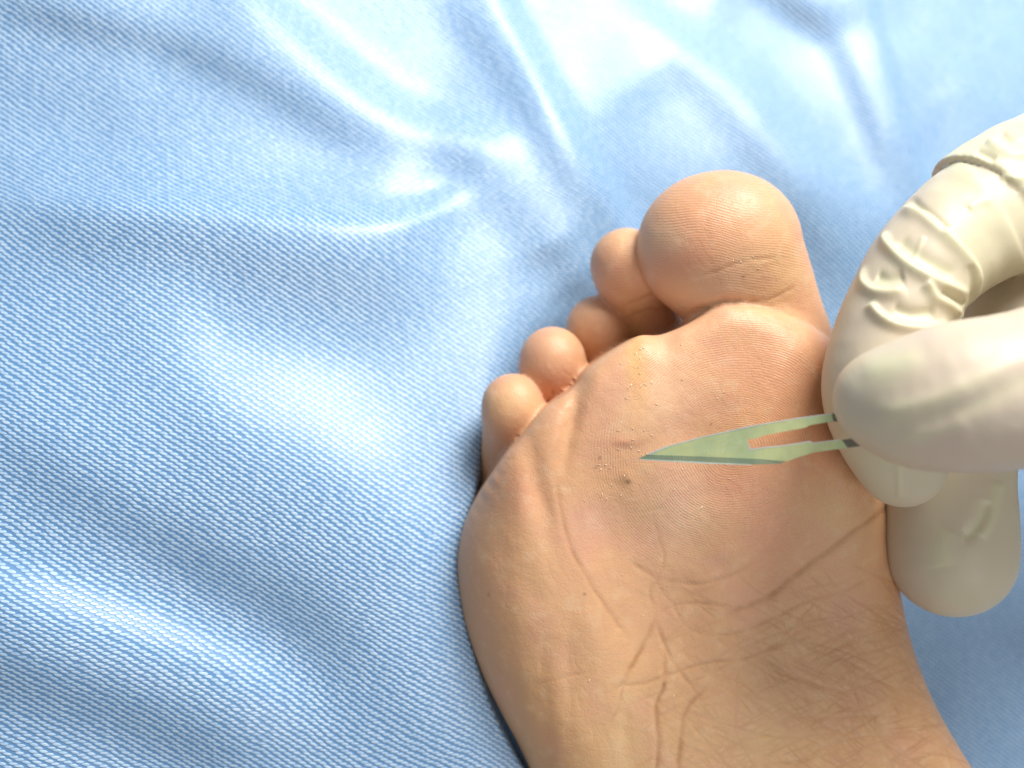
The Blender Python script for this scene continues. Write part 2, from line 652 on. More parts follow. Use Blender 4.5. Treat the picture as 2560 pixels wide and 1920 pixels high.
    # keep the thread grid calm: smooth the running lengths and blend them with plain x, y
    def blur(A, ax, n):
        kk = np.ones(2 * n + 1) / (2 * n + 1)
        for _ in range(2):
            pad = [(0, 0), (0, 0)]
            pad[ax] = (n, n)
            A = np.apply_along_axis(lambda r_: np.convolve(r_, kk, 'valid'), ax, np.pad(A, pad, mode='edge'))
        return A
    gx, gy = XYZ[..., 0] - XYZ[:, u0:u0 + 1, 0], XYZ[..., 1] - XYZ[v0:v0 + 1, :, 1]
    cu = gx + 0.35 * blur(cu - gx, 0, 30)
    cv = XYZ[..., 1] + 0.35 * blur(cv - gy, 1, 30)
    uv = np.stack([cu, cv + 0.05 * cu], -1).reshape(-1, 2)
    nx, ny = len(us), len(vs)
    idx = np.arange(nx * ny).reshape(ny, nx)
    Q = np.stack([idx[:-1, :-1], idx[1:, :-1], idx[1:, 1:], idx[:-1, 1:]], -1).reshape(-1, 4)
    o = mesh_obj("bed_sheet", XYZ.reshape(-1, 3), Q, twill_material(), uv=uv)
    tag(o, "pale blue and white twill sheet lying in soft folds under the bare foot", "sheet")


# ------------------------------------------------------------------ the foot
OUT = [  # outline of the sole without toes: photo px, py, edge rounding in mm
    (1345, 1980, 20), (1318, 1900, 20), (1285, 1830, 20), (1252, 1770, 20), (1212, 1690, 20), (1180, 1610, 20), (1158, 1530, 20),
    (1146, 1440, 20), (1148, 1370, 19), (1165, 1300, 17), (1195, 1240, 14), (1235, 1180, 8.5), (1268, 1132, 6.5), (1302, 1095, 5.5),
    (1357, 1027, 5.0), (1394, 998, 5.0), (1438, 966, 5.0), (1466, 926, 5.5), (1512, 890, 5.5), (1565, 857, 5.5), (1600, 840, 5.5),
    (1650, 838, 5.5), (1706, 818, 5.5), (1756, 790, 5.5), (1800, 766, 5.5), (1873, 757, 9), (1960, 782, 10), (2040, 830, 12),
    (2090, 885, 14), (2135, 985, 15), (2175, 1100, 16), (2205, 1230, 16), (2228, 1380, 16), (2243, 1470, 16), (2262, 1560, 16),
    (2285, 1645, 16), (2318, 1735, 16), (2365, 1825, 16), (2425, 1925, 17), (2490, 2040, 18), (2540, 2200, 20), (2530, 2380, 22),
    (2440, 2540, 24), (2250, 2640, 24), (2000, 2660, 24), (1780, 2600, 24), (1600, 2450, 24), (1480, 2260, 22), (1400, 2100, 20)]

BIG = [(1768, 618, -15, 172), (1822, 612, -15, 164), (1822, 665, -16, 158), (1868, 700, -17, 140), (1896, 790, -20, 140), (1935, 900, -24, 145)]
TOES = [
    ([(1564, 658, -25, 86), (1584, 698, -27, 84), (1612, 764, -31, 70), (1640, 860, -39, 76), (1660, 960, -44, 78)]),
    ([(1495, 815, -31, 76), (1500, 860, -34, 73), (1516, 935, -44, 62), (1560, 1030, -50, 62)]),
    ([(1381, 894, -22, 76), (1383, 936, -24, 78), (1392, 1005, -37, 64), (1460, 1100, -47, 64)]),
    ([(1281, 1006, -18, 71), (1286, 1050, -19, 74), (1284, 1140, -28, 76), (1290, 1240, -33, 82), (1340, 1340, -36, 90)]),
]

CREASES = [  # points, half-width px, depth mm, colour strength
    ([(2230, 1255), (2214, 1271), (2113, 1347), (1986, 1442), (1923, 1492), (1853, 1521), (1800, 1540)], 9, 0.85, 0.9),
    ([(1644, 1445), (1720, 1460), (1784, 1452), (1847, 1429), (1900, 1400)], 6, 0.4, 0.5),
    ([(1575, 1400), (1600, 1420), (1644, 1451), (1625, 1473), (1638, 1543)], 6, 0.45, 0.6),
    ([(1632, 1271), (1638, 1310), (1651, 1353), (1660, 1385), (1657, 1416), (1641, 1451)], 4.5, 0.3, 0.45),
    ([(1640, 1540), (1606, 1619), (1575, 1675), (1562, 1700), (1530, 1733)], 8, 0.8, 1.0),
    ([(1558, 1705), (1553, 1740), (1543, 1775), (1525, 1810)], 6, 0.4, 0.5),
    ([(1638, 1545), (1657, 1600), (1689, 1663), (1733, 1720), (1760, 1760)], 6, 0.55, 0.75),
    ([(1664, 1620), (1663, 1660), (1660, 1714), (1641, 1765), (1646, 1859), (1641, 1930), (1636, 2050)], 7.5, 0.8, 0.95),
    ([(1775, 1715), (1746, 1739), (1714, 1784), (1704, 1847), (1695, 1925), (1688, 2050)], 8.5, 0.9, 0.95),
    ([(1540, 1725), (1556, 1714), (1606, 1708), (1670, 1688), (1765, 1657), (1859, 1647), (1954, 1606), (2018, 1568), (2100, 1520)], 6, 0.5, 0.7),
    ([(1714, 1575), (1796, 1587), (1859, 1578), (1954, 1537), (2018, 1505), (2113, 1478), (2180, 1440)], 6, 0.45, 0.6),
    ([(1644, 1537), (1689, 1511), (1784, 1511), (1840, 1520)], 5, 0.35, 0.5),
    ([(1640, 1455), (1680, 1510), (1712, 1560), (1760, 1590)], 4, 0.3, 0.4),
    ([(1900, 1630), (1930, 1660), (1986, 1689), (2081, 1723), (2150, 1735)], 6.5, 0.5, 0.6),
    ([(1392, 1200), (1402, 1270), (1429, 1372), (1473, 1454), (1530, 1537), (1570, 1590)], 6.5, 0.5, 0.75),
    ([(1335, 1715), (1416, 1692), (1480, 1676)], 5, 0.3, 0.5),
    ([(1720, 1784), (1828, 1815), (1923, 1841), (2010, 1843), (2090, 1830)], 5.5, 0.45, 0.6),
    ([(1930, 1760), (2000, 1790), (2090, 1795), (2200, 1790), (2290, 1800)], 5.5, 0.4, 0.5),
    ([(1720, 1800), (1790, 1880), (1850, 1960)], 5, 0.35, 0.45),
    ([(1820, 1920), (1840, 1800), (1842, 1700), (1855, 1660)], 5.5, 0.3, 0.45),
    ([(2060, 1620), (2140, 1665), (2230, 1720), (2310, 1800)], 5, 0.4, 0.5),
    ([(2120, 1490), (2190, 1530), (2245, 1590), (2290, 1680)], 5, 0.4, 0.45),
    ([(1960, 1925), (2080, 1860), (2200, 1840), (2340, 1860)], 5, 0.4, 0.5),
    # folds below the big toe
    ([(1722, 796), (1745, 776), (1775, 762), (1820, 754), (1880, 757), (1940, 774)], 10, 2.2, 0.55),
    ([(1872, 755), (1925, 768), (2000, 795), (2050, 825), (2085, 850)], 6, 0.5, 0.55),
    ([(1810, 742), (1860, 752), (1918, 748), (1964, 730), (1990, 712)], 5, 0.45, 0.5),
    ([(1905, 790), (1950, 812), (2010, 835)], 4, 0.25, 0.3),
    ([(1745, 690), (1785, 680), (1819, 667), (1873, 651), (1935, 645), (1965, 646)], 5.5, 0.5, 0.65),
    ([(1548, 768), (1593, 750), (1640, 730)], 5, 0.4, 0.5),
    ([(1557, 800), (1590, 782), (1625, 772), (1665, 776)], 5, 0.4, 0.5),
    ([(1403, 912), (1412, 928), (1428, 943)], 4, 0.25, 0.35),
    ([(1215, 1150), (1255, 1146), (1290, 1150)], 4, 0.25, 0.35),
]


def build_foot(skin):
    h = 0.72
    lo = np.array([-30.0, -215.0, -62.0])
    lo[0] = P(1080, 1400, -20)[0] - 2
    hi = np.array([P(2600, 2300, -20)[0] + 4, P(1700, 400, -15)[1] + 4, 10.0])
    n = np.ceil((hi - lo) / h).astype(int)
    xs, ys, zs = [lo[a] + h * np.arange(n[a]) for a in range(3)]
    X2, Y2 = np.meshgrid(xs, ys, indexing='ij')
    o = catmull([(*P(p[0], p[1], -p[2])[:2], p[2]) for p in OUT], 4, closed=True)
    sd = polygon_sdf(X2, Y2, o[:, :2])
    # edge rounding radius by inverse distance
    R = np.zeros_like(sd)
    W = np.zeros_like(sd)
    for q in o[::2]:
        w_ = 1 / (((X2 - q[0]) ** 2 + (Y2 - q[1]) ** 2) ** 1.5 + 0.5)
        R += w_ * q[2]
        W += w_
    R /= W
    # relief of the sole, in photo pixels of the z = 0 plane
    pxg, pyg = X2 / S0 + 1280, 960 - Y2 / S0
    H = (3.5 * g2(pxg, pyg, 1930, 1050, 190, 240, 15) + 3.0 * g2(pxg, pyg, 1570, 1050, 170, 190)
         - 1.0 * g2(pxg, pyg, 1740, 1180, 70, 200) + 2.2 * g2(pxg, pyg, 1330, 1330, 120, 320, -8)
         - 3.5 * g2(pxg, pyg, 2120, 1560, 240, 260) - 1.8 * g2(pxg, pyg, 1640, 1560, 120, 160)
         + 1.2 * g2(pxg, pyg, 1660, 1850, 110, 200) + 6 * g2(pxg, pyg, 2050, 2350, 420, 330)
         + 1.3 * g2(pxg, pyg, 1470, 1500, 90, 260, -15)
         - 1.6 * g2(pxg, pyg, 1432, 1040, 22, 110, 14)
         + 0.8 * g2(pxg, pyg, 1365, 1120, 34, 120, 30)
         - 0.9 * g2(pxg, pyg, 1345, 1230, 26, 130, -12)
         - 1.6 * g2(pxg, pyg, 1660, 838, 34, 60, 0)
         + 0.45 * noise2(pxg, pyg, 130, 11, 2))
    X = X2[:, :, None].astype(np.float32)
    Y = Y2[:, :, None].astype(np.float32)
    Z = zs[None, None, :].astype(np.float32)
    r = R[:, :, None]
    hh = 26.0
    zz = Z - H[:, :, None] * sstep(-40, -5, Z)
    a = sd[:, :, None] + r
    b = np.abs(zz + hh) - hh + r
    body = np.sqrt(np.maximum(a, 0) ** 2 + np.maximum(b, 0) ** 2) + np.minimum(np.maximum(a, b), 0) - r
    body = body.astype(np.float32)
    big = chain_sdf(X, Y, Z, BIG, 3.0, 0.92)
    toes = None
    for t in TOES:
        f = chain_sdf(X, Y, Z, t, 2.0)
        toes = f if toes is None else smin(toes, f, 0.7)
    toes = smin(toes, big, 0.7)
    F = smin(smin(body, toes, 0.7), smin(body, big, 2.6), 0.5)
    # ankle rising away from the camera behind the heel
    ank = cone_sdf(X, Y, Z, P(2080, 2300, -40), 26.0, P(2080, 2320, -62), 27.0)
    F = smin(F, ank, 8.0)
    F[:, :, 0] = np.maximum(F[:, :, 0], 0.3)
    V, Q = surface_nets(F, lo, h)
    V = relax(V, Q, 3, 0.5)
    V, Q = subdivide(V, Q)
    N = vert_normals(V, Q)
    px, py = to_px(V)
    front = sstep(0.2, 0.55, N[:, 2])
    crease = np.zeros(len(V))
    disp = np.zeros(len(V))
    def add(pts, wpx, depth, cs, nsub=5, jit=1.5):
        nonlocal crease, disp
        q = catmull(pts, nsub)
        q = q + rng.normal(0, jit, q.shape) * 0.6
        d, s, tt = poly_dist(px, py, q, wpx * 3.5)
        m = d < wpx * 3.4
        if not m.any():
            return
        tap = (sstep(-0.02, 0.25, tt[m]) * sstep(1.02, 0.75, tt[m]) * 0.85 + 0.15) * front[m]
        g = np.exp(-(d[m] / wpx) ** 2)
        depth = depth * 0.32
        vr = 0.65 + 0.5 * noise2(px[m], py[m], 34, 77, 2)
        disp[m] += -depth * g * tap * vr + depth * 0.08 * np.exp(-((d[m] - 2.2 * wpx) / wpx) ** 2) * tap
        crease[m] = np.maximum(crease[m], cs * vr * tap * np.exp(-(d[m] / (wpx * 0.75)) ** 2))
    for c in CREASES:
        add(*c)
    # fine net of skin lines towards the inner arch
    for i in range(520):
        cx, cy = rng.uniform(1660, 2400), rng.uniform(1440, 1980)
        if cy < 2380 - cx * 0.42 + rng.uniform(-60, 60) and rng.random() < 0.75:
            continue
        ang = math.radians(rng.choice([rng.normal(32, 9), rng.normal(-24, 10), rng.normal(60, 10)], p=[0.5, 0.38, 0.12]))
        L = rng.uniform(40, 130)
        c, s = math.cos(ang), math.sin(ang)
        bend = rng.normal(0, 8)
        add([(cx - c * L, cy - s * L), (cx - s * bend, cy + c * bend), (cx + c * L, cy + s * L)],
            rng.uniform(3.4, 5.2), rng.uniform(0.05, 0.16), rng.uniform(0.25, 0.7) * (0.5 + 0.5 * min(1, max(0, (cx - 1650) / 400))), 4)
    for i in range(60):     # faint lines elsewhere on the sole
        cx, cy = rng.uniform(1230, 1760), rng.uniform(1250, 1940)
        ang = math.radians(rng.normal(78, 16) if cx < 1560 else rng.normal(40, 40))
        L = rng.uniform(30, 90)
        c, s = math.cos(ang), math.sin(ang)
        add([(cx - c * L, cy - s * L), (cx + rng.normal(0, 4), cy), (cx + c * L, cy + s * L)],
            rng.uniform(3.4, 5), rng.uniform(0.04, 0.12), rng.uniform(0.04, 0.16), 4)
    # long soft tendon folds at the outer side and at the instep
    for pts, wpx, dep in [([(1442, 968), (1432, 1040), (1418, 1110), (1408, 1200)], 14, 0.9),
                          ([(1334, 1100), (1345, 1180), (1362, 1250), (1395, 1320)], 16, 0.7),
                          ([(1360, 1600), (1365, 1750), (1380, 1940)], 20, 0.5),
                          ([(1420, 1560), (1425, 1700), (1432, 1930)], 14, 0.4),
                          ([(1570, 1760), (1575, 1850), (1590, 1990)], 16, 0.5),
                          ([(1500, 1240), (1530, 1350), (1560, 1420)], 22, 0.3),
                          ([(1270, 1230), (1262, 1350), (1270, 1500)], 22, 0.4)]:
        add(pts, wpx, dep, 0.12, 6, 0)
    band = sstep(1560, 1420, px) * sstep(1150, 1350, py)
    lean = px - 0.10 * (py - 1500)
    disp += 0.28 * band * front * (noise2(lean, py * 0.12, 62, 91, 2))
    band2 = sstep(1480, 1560, px) * sstep(1900, 1700, px) * sstep(1650, 1800, py)
    disp += 0.22 * band2 * front * (noise2(px, py * 0.12, 55, 92, 2))
    # callus and scab
    disp += 0.2 * g2(px, py, 1566, 1197, 20) * front + 0.25 * g2(px, py, 1560, 1105, 26, 12) * front
    V = V + N * (disp + 0.05 * noise2(px, py, 22, 21, 2) * front)[:, None]
    spot = (0.95 * g2(px, py, 1570, 1204, 8, 6) + 0.35 * g2(px, py, 1562, 1190, 9, 10) + 0.2 * g2(px, py, 1552, 1202, 14, 8)
            + 0.95 * g2(px, py, 1500, 1144, 3.2, 4) + 0.8 * g2(px, py, 1489, 1170, 3, 3) + 0.8 * g2(px, py, 1858, 692, 4, 3)
            + 0.8 * g2(px, py, 1461, 1486, 4, 4) + 0.5 * g2(px, py, 1222, 1487, 4, 5) + 0.8 * g2(px, py, 1661, 1712, 4, 6)
            + 0.6 * g2(px, py, 1383, 981, 4, 7) + 0.6 * g2(px, py, 1778, 1060, 3, 5)) * front
    # skin colour: own tones, plus shade painted into some tints
    base = np.array([0.70, 0.385, 0.195])
    C = np.tile(base, (len(V), 1))
    def tint(mask, c, k):
        nonlocal C
        f = (np.clip(mask, 0, 1) * k)[:, None]
        C = C * (1 - f) + np.array(c) * f
    red, yel, pale, brn, mau = (0.70, 0.27, 0.17), (0.74, 0.50, 0.24), (0.78, 0.52, 0.35), (0.52, 0.25, 0.10), (0.60, 0.33, 0.25)
    tint(g2(px, py, 1715, 640, 90, 60, -10), red, 0.6)
    tint(g2(px, py, 1770, 540, 160, 60), red, 0.25)
    tint(g2(px, py, 1660, 600, 60, 50), pale, 0.5)
    tint(g2(px, py, 1790, 730, 110, 50), pale, 0.5)
    tint(g2(px, py, 1950, 690, 80, 90), yel, 0.4)
    tint(g2(px, py, 1640, 1000, 120, 160), pale, 0.5)
    tint(g2(px, py, 1930, 930, 200, 90, 20), red, 0.35)
    tint(g2(px, py, 2050, 1080, 170, 160), (0.66, 0.29, 0.12), 0.6)  # hand's shadow on the ball, painted as darker orange
    tint(g2(px, py, 1810, 1200, 130, 70), red, 0.4)
    tint(g2(px, py, 1930, 1330, 90, 110), red, 0.45)
    tint(g2(px, py, 2100, 1300, 120, 90), yel, 0.55)
    tint(g2(px, py, 1700, 1270, 90, 110), (0.66, 0.46, 0.31), 0.6)
    tint(g2(px, py, 1480, 1300, 90, 50), mau, 0.6)
    tint(g2(px, py, 1590, 900, 28, 120, -4), (0.74, 0.42, 0.13), 0.75)
    tint(g2(px, py, 1560, 1190, 60, 80), (0.68, 0.36, 0.15), 0.35)
    tint(g2(px, py, 1563, 1108, 40, 12), (0.50, 0.2, 0.12), 0.6)
    tint(g2(px, py, 1290, 1220, 80, 60), red, 0.35)
    tint(g2(px, py, 1330, 1500, 60, 160), yel, 0.3)
    tint(sstep(1350, 1850, py), (0.60, 0.345, 0.155), 0.7)  # tan lower sole, with the falloff of the light painted in
    tint(g2(px, py, 1700, 1900, 300, 160), yel, 0.3)
    tint(sstep(1420, 1180, px) * sstep(1150, 1400, py), (0.58, 0.31, 0.16), 0.5)  # shade towards the outer edge painted into the skin
    tint(g2(px, py, 2080, 1700, 240, 160), (0.70, 0.42, 0.23), 0.5)
    tint(g2(px, py, 1900, 1850, 90, 60), yel, 0.5)
    tint(g2(px, py, 1560, 1850, 40, 140), yel, 0.4)
    tint(g2(px, py, 1390, 1820, 40, 200), brn, 0.25)
    tint(sstep(1230, 1160, px) * sstep(1250, 1350, py), brn, 0.35)  # outer rim: edge shading painted brown
    tint(sstep(-11, -15, V[:, 2]) * sstep(1280, 1150, py) * sstep(1580, 1520, px), (0.60, 0.30, 0.17), 0.5)  # redder skin of the small toes, plus painted shade of their recess
    tint(g2(px, py, 1290, 1000, 60, 50), yel, 0.5)
    tint(g2(px, py, 1400, 850, 50, 40), yel, 0.4)
    tint(g2(px, py, 1380, 950, 60, 60), red, 0.35)
    tint(g2(px, py, 1275, 1080, 50, 50), red, 0.3)
    tint(g2(px, py, 1490, 900, 80, 60), brn, 0.3)
    tint(g2(px, py, 1590, 690, 90, 50), red, 0.35)
    tint(g2(px, py, 1560, 600, 60, 40), yel, 0.3)
    C *= np.array([0.95, 0.92, 0.90])
    tint(g2(px, py, 2000, 1100, 130, 70), (0.60, 0.24, 0.10), 0.55)  # hand's shadow painted deeper behind the blade slot
    wx, wy = noise2(px, py, 110, 31, 2) * 14, noise2(px, py, 110, 32, 2) * 14
    F1 = np.sqrt((px + wx - 1850) ** 2 + ((py + wy - 1120) * 1.15) ** 2)
    F2 = np.sqrt((px + wx - 1650) ** 2 * 0.35 + (py + wy - 1250) ** 2)
    toe = py < 770 - 0.0 * px
    phase = np.where(toe, F2, F1)
    amt = (sstep(1480, 1300, py) * sstep(1420, 1520, px) * 0.9 + np.where(toe, 1.0, 0)) * front
    amt = np.clip(amt, 0, 1) * (0.55 + 0.45 * noise2(px, py, 90, 41, 1))
    root = bpy.data.objects.new("person", None)
    col.objects.link(root)
    tag(root, "bare foot with its sole and curled toes facing the viewer on the blue sheet", "person")
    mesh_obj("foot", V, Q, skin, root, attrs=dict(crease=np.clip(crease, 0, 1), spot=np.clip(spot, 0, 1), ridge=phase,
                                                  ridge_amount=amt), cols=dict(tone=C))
    return root, V, N, px, py


def build_flakes(root, V, N, px, py):
    """tiny dry skin flakes lying on the callus"""
    M = NT("dry_skin")
    M.b.inputs['Base Color'].default_value = (0.86, 0.68, 0.48, 1)
    M.b.inputs['Roughness'].default_value = 0.5
    cand = np.where((N[:, 2] > 0.85) & (V[:, 2] > -7))[0]
    vs, qs = [], []
    cl = [(1590, 880, 18, 45, 22), (1595, 980, 30, 40, 7), (1575, 1110, 40, 22, 6), (1560, 1180, 60, 40, 10), (1530, 1250, 40, 20, 3),
          (1640, 1270, 60, 120, 8), (1860, 660, 30, 12, 5), (1755, 1268, 2, 2, 1), (1800, 1000, 160, 120, 3), (1450, 1560, 120, 160, 2)]
    for cx, cy, sx, sy, n in cl:
        for _ in range(n):
            x, y = rng.normal(cx, sx), rng.normal(cy, sy)
            i = cand[np.argmin((px[cand] - x) ** 2 + (py[cand] - y) ** 2)]
            c, nn = V[i], N[i]
            a = rng.uniform(0, math.pi)
            t = np.cross(nn, [math.cos(a), math.sin(a), 0])
            t /= np.linalg.norm(t)
            b = np.cross(nn, t)
            L, W_ = rng.uniform(0.15, 0.42), rng.uniform(0.05, 0.12)
            k = len(vs)
            up = nn * rng.uniform(0.02, 0.12)
            for s1, s2, u in ((-1, -1, 0), (1, -0.6, 1), (1.1, 0.5, 1.4), (-0.8, 1, 0.2)):
                vs.append(c + t * s1 * L + b * s2 * W_ + nn * 0.04 + up * u)
            for s1, s2, u in ((-1, -1, 0), (1, -0.6, 1), (1.1, 0.5, 1.4), (-0.8, 1, 0.2)):
                vs.append(c + t * s1 * L + b * s2 * W_ - nn * 0.03 + up * u)
            qs += [(k, k + 1, k + 2, k + 3), (k + 7, k + 6, k + 5, k + 4), (k, k + 4, k + 5, k + 1), (k + 1, k + 5, k + 6, k + 2),
                   (k + 2, k + 6, k + 7, k + 3), (k + 3, k + 7, k + 4, k)]
    o = mesh_obj("skin_flakes", np.array(vs), np.array(qs), M.m, root)
    o["kind"] = "stuff"


# ------------------------------------------------------------------ the gloved hand
INDEX = [(2900, 430, -8, 190), (2640, 470, -4, 162), (2470, 540, 2, 158), (2338, 640, 7, 138), (2272, 735, 10, 130), (2222, 850, 12, 130),
         (2213, 970, 13, 147), (2234, 1075, 12, 134), (2256, 1168, 9, 100)]
THUMB = [(2206, 998, 29, 117), (2290, 1006, 32, 158), (2400, 992, 34, 183), (2560, 972, 34, 192), (2800, 900, 26, 205), (3050, 780, 8, 230)]
MIDDLE = [(2376, 1388, -6, 151), (2372, 1290, -7, 151), (2374, 1150, -9, 146), (2430, 950, -12, 146), (2560, 780, -14, 155), (2900, 620, -16, 180)]
RING = [(2800, 1200, -30, 140), (2800, 1080, -32, 140), (2860, 880, -32, 145), (3000, 680, -30, 160)]
LITTLE = [(3000, 1120, -42, 112), (3000, 1030, -42, 115), (3040, 900, -42, 120), (3100, 760, -38, 135)]


def build_hand(latex):
    h = 0.75
    lo = np.array([P(2030, 900, 15)[0] - 3, P(2400, 1600, -10)[1] - 3, -62.0])
    hi = np.array([P(4150, 900, 0)[0], P(2700, 130, 0)[1], 56.0])
    n = np.ceil((hi - lo) / h).astype(int)
    xs, ys, zs = [(lo[a] + h * np.arange(n[a])).astype(np.float32) for a in range(3)]
    X, Y, Z = xs[:, None, None], ys[None, :, None], zs[None, None, :]
    fi = chain_sdf(X, Y, Z, INDEX, 1.5)
    ft = chain_sdf(X, Y, Z, THUMB, 1.5)
    fm = chain_sdf(X, Y, Z, MIDDLE, 1.5)
    fr = chain_sdf(X, Y, Z, RING, 1.5)
    fl = chain_sdf(X, Y, Z, LITTLE, 1.5)
    # loose sleeve of latex bunched over the knuckle, ending in a rolled edge across the finger
    slv = chain_sdf(X, Y, Z, [(2980, 400, -9, 215), (2640, 455, -4, 186), (2450, 545, 2, 172), (2330, 640, 6, 150)], 1.5)
    c = P(2215, 705, 4)
    R = 342 * S0 * (D - 4) / D
    cut = R - np.sqrt((X - c[0]) ** 2 + (Y - c[1]) ** 2 + ((Z - c[2]) * 0.8) ** 2)
    slv = -smin(-slv, -cut, 1.4)
    back = chain_sdf(X, Y, Z, [(2760, 440, -14, 215), (3000, 560, -18, 240), (3200, 680, -24, 240), (3500, 660, -32, 205), (3900, 620, -38, 200), (4400, 560, -42, 215)], 4.0, 0.8)
    F = smin(fi, slv, 0.5)
    F = smin(F, back, 3.0)
    F = smin(F, fm, 0.8)
    F = smin(F, fr, 0.8)
    F = smin(F, fl, 0.8)
    F = smin(F, ft, 0.8)
    F[-1] = np.maximum(F[-1], 0.3)
    F[:, :, 0] = np.maximum(F[:, :, 0], 0.3)
    V, Q = surface_nets(F, lo, h)
    V = relax(V, Q, 2, 0.5)
    V, Q = subdivide(V, Q)
    x, y, z = V[:, 0].astype(np.float32), V[:, 1].astype(np.float32), V[:, 2].astype(np.float32)
    fs = np.stack([chain_sdf(x, y, z, q, 1.5) for q in (INDEX, THUMB, MIDDLE, RING, LITTLE)])
    part = np.argmin(fs, 0)
    N = vert_normals(V, Q)
    px, py = to_px(V)
    front = sstep(-0.1, 0.35, N[:, 2])
    disp = np.zeros(len(V))
    raised = np.zeros(len(V))

    def ridge(pts, which, wa, wb, A, fade=0.15):
        nonlocal disp, raised
        q = catmull(pts, 6)
        d, s, tt = poly_dist(px, py, q, 3.5 * max(wa, wb))
        wd = np.where(s < 0, wa, wb)
        f = np.exp(-(d / wd) ** 2) * (part == which) * front
        f *= sstep(-0.01, fade, tt) * sstep(1.01, 1 - fade, tt)
        disp += A * f
        raised = np.maximum(raised, f)
    I, T, Mi = 0, 1, 2
    ridge([(2238, 516), (2278, 525), (2314, 536), (2351, 568), (2394, 612), (2426, 651), (2445, 691), (2441, 745)], I, 7.0, 20.4, 1.32)
    ridge([(2262, 500), (2285, 505), (2330, 545), (2370, 580)], I, 10.9, 10.2, -0.88)
    ridge([(2206, 575), (2213, 600), (2228, 622), (2267, 659), (2322, 691), (2376, 716), (2427, 738)], I, 11.7, 17.0, 1.32)
    ridge([(2245, 600), (2280, 630), (2330, 660), (2390, 690)], I, 18.7, 17.0, -0.66)
    ridge([(2150, 660), (2154, 690), (2164, 712), (2190, 729), (2230, 731), (2262, 718)], I, 10.9, 17.0, 1.26)
    ridge([(2176, 755), (2188, 775), (2210, 796), (2250, 814), (2322, 821), (2372, 806)], I, 10.1, 16.1, 1.26)
    ridge([(2190, 690), (2222, 700), (2262, 690)], I, 15.6, 17.0, -0.77)
    ridge([(2230, 770), (2280, 785), (2340, 780)], I, 15.6, 17.0, -0.88)
    ridge([(2310, 705), (2325, 720), (2342, 744), (2376, 763), (2403, 788)], I, 9.4, 15.3, 1.09)
    ridge([(2352, 725), (2385, 745), (2415, 765)], I, 7.8, 8.5, -0.66)
    ridge([(2420, 660), (2428, 700), (2426, 750), (2410, 790)], I, 6.2, 8.5, -0.55)
    ridge([(2310, 590), (2298, 620), (2284, 652)], I, 4.7, 6.8, 0.29)
    ridge([(2245, 1120), (2247, 1170), (2250, 1250)], I, 10.9, 8.5, 0.40)
    ridge([(2420, 520), (2445, 505), (2480, 500)], I, 9.4, 13.6, 0.34)
    # sleeve rolls
    ridge([(2374, 396), (2420, 425), (2466, 472), (2508, 545), (2540, 612), (2566, 690)], I, 10.1, 25.5, 0.40, 0.05)
    ridge([(2470, 345), (2496, 372), (2535, 385), (2600, 380)], I, 9.4, 15.3, 1.03)
    ridge([(2440, 375), (2462, 385), (2490, 400)], I, 7.0, 9.3, -0.66)
    ridge([(2500, 330), (2530, 352), (2580, 350)], I, 9.4, 11.9, -0.77)
    ridge([(2500, 440), (2540, 446), (2590, 436)], I, 9.4, 13.6, 0.46)
    # thumb: long tension lines
    ridge([(2160, 1020), (2225, 1030), (2298, 1012), (2394, 976), (2491, 930), (2600, 880)], T, 26, 40, 0.7, 0.3)
    ridge([(2260, 1062), (2340, 1050), (2440, 1010), (2560, 950), (2650, 920)], T, 30, 30, -0.55, 0.3)
    ridge([(2230, 1092), (2300, 1085), (2370, 1066), (2460, 1020)], T, 18, 22, 0.35, 0.3)
    ridge([(2150, 930), (2230, 915), (2320, 890)], T, 30, 30, 0.3, 0.3)
    # middle finger
    ridge([(2470, 1250), (2455, 1300), (2426, 1335), (2408, 1342)], Mi, 14, 18, -0.7)
    ridge([(2500, 1200), (2480, 1290), (2450, 1345)], Mi, 14, 20, 0.4)
    ridge([(2355, 1420), (2350, 1370), (2370, 1320)], Mi, 30, 30, 0.3)
    V = V + N * (0.82 * disp + 0.12 * noise2(px, py, 60, 51, 2) * front)[:, None]
    stretch = np.clip(0.5 + 0.35 * noise2(px, py, 150, 61, 2) - 0.55 * raised, 0, 1)
    stretch = np.where(part == T, np.clip(stretch + 0.35 * sstep(2200, 2350, px), 0, 1), stretch)
    stretch = stretch * (1 - 0.7 * g2(px, py, 2190, 1150, 90, 120) * (part == I))
    d_s = chain_sdf(x, y, z, [(2980, 400, -9, 215), (2640, 455, -4, 186), (2450, 545, 2, 172), (2330, 640, 6, 150)], 1.5)
    on = (np.abs(d_s) < 0.9) & (px > 2360) & (part == I)
    stretch = np.where(on, stretch * 0.3, stretch)
    root = bpy.data.objects.new("person", None)
    col.objects.link(root)
    tag(root, "hand in a cream latex glove pinching a blade between thumb and forefinger beside the foot", "person")
    mesh_obj("glove", V, Q, latex, root, attrs=dict(stretch=stretch))


# ------------------------------------------------------------------ the blade
def blade_point(px, py, lift=0.0):
    """the blade plane: z rises from the tip to the fingers"""
    t = (px - 1594.0) / (2093.0 - 1594.0)
    z = 9.0 + 13.5 * t + lift
    return P(px, py, z)


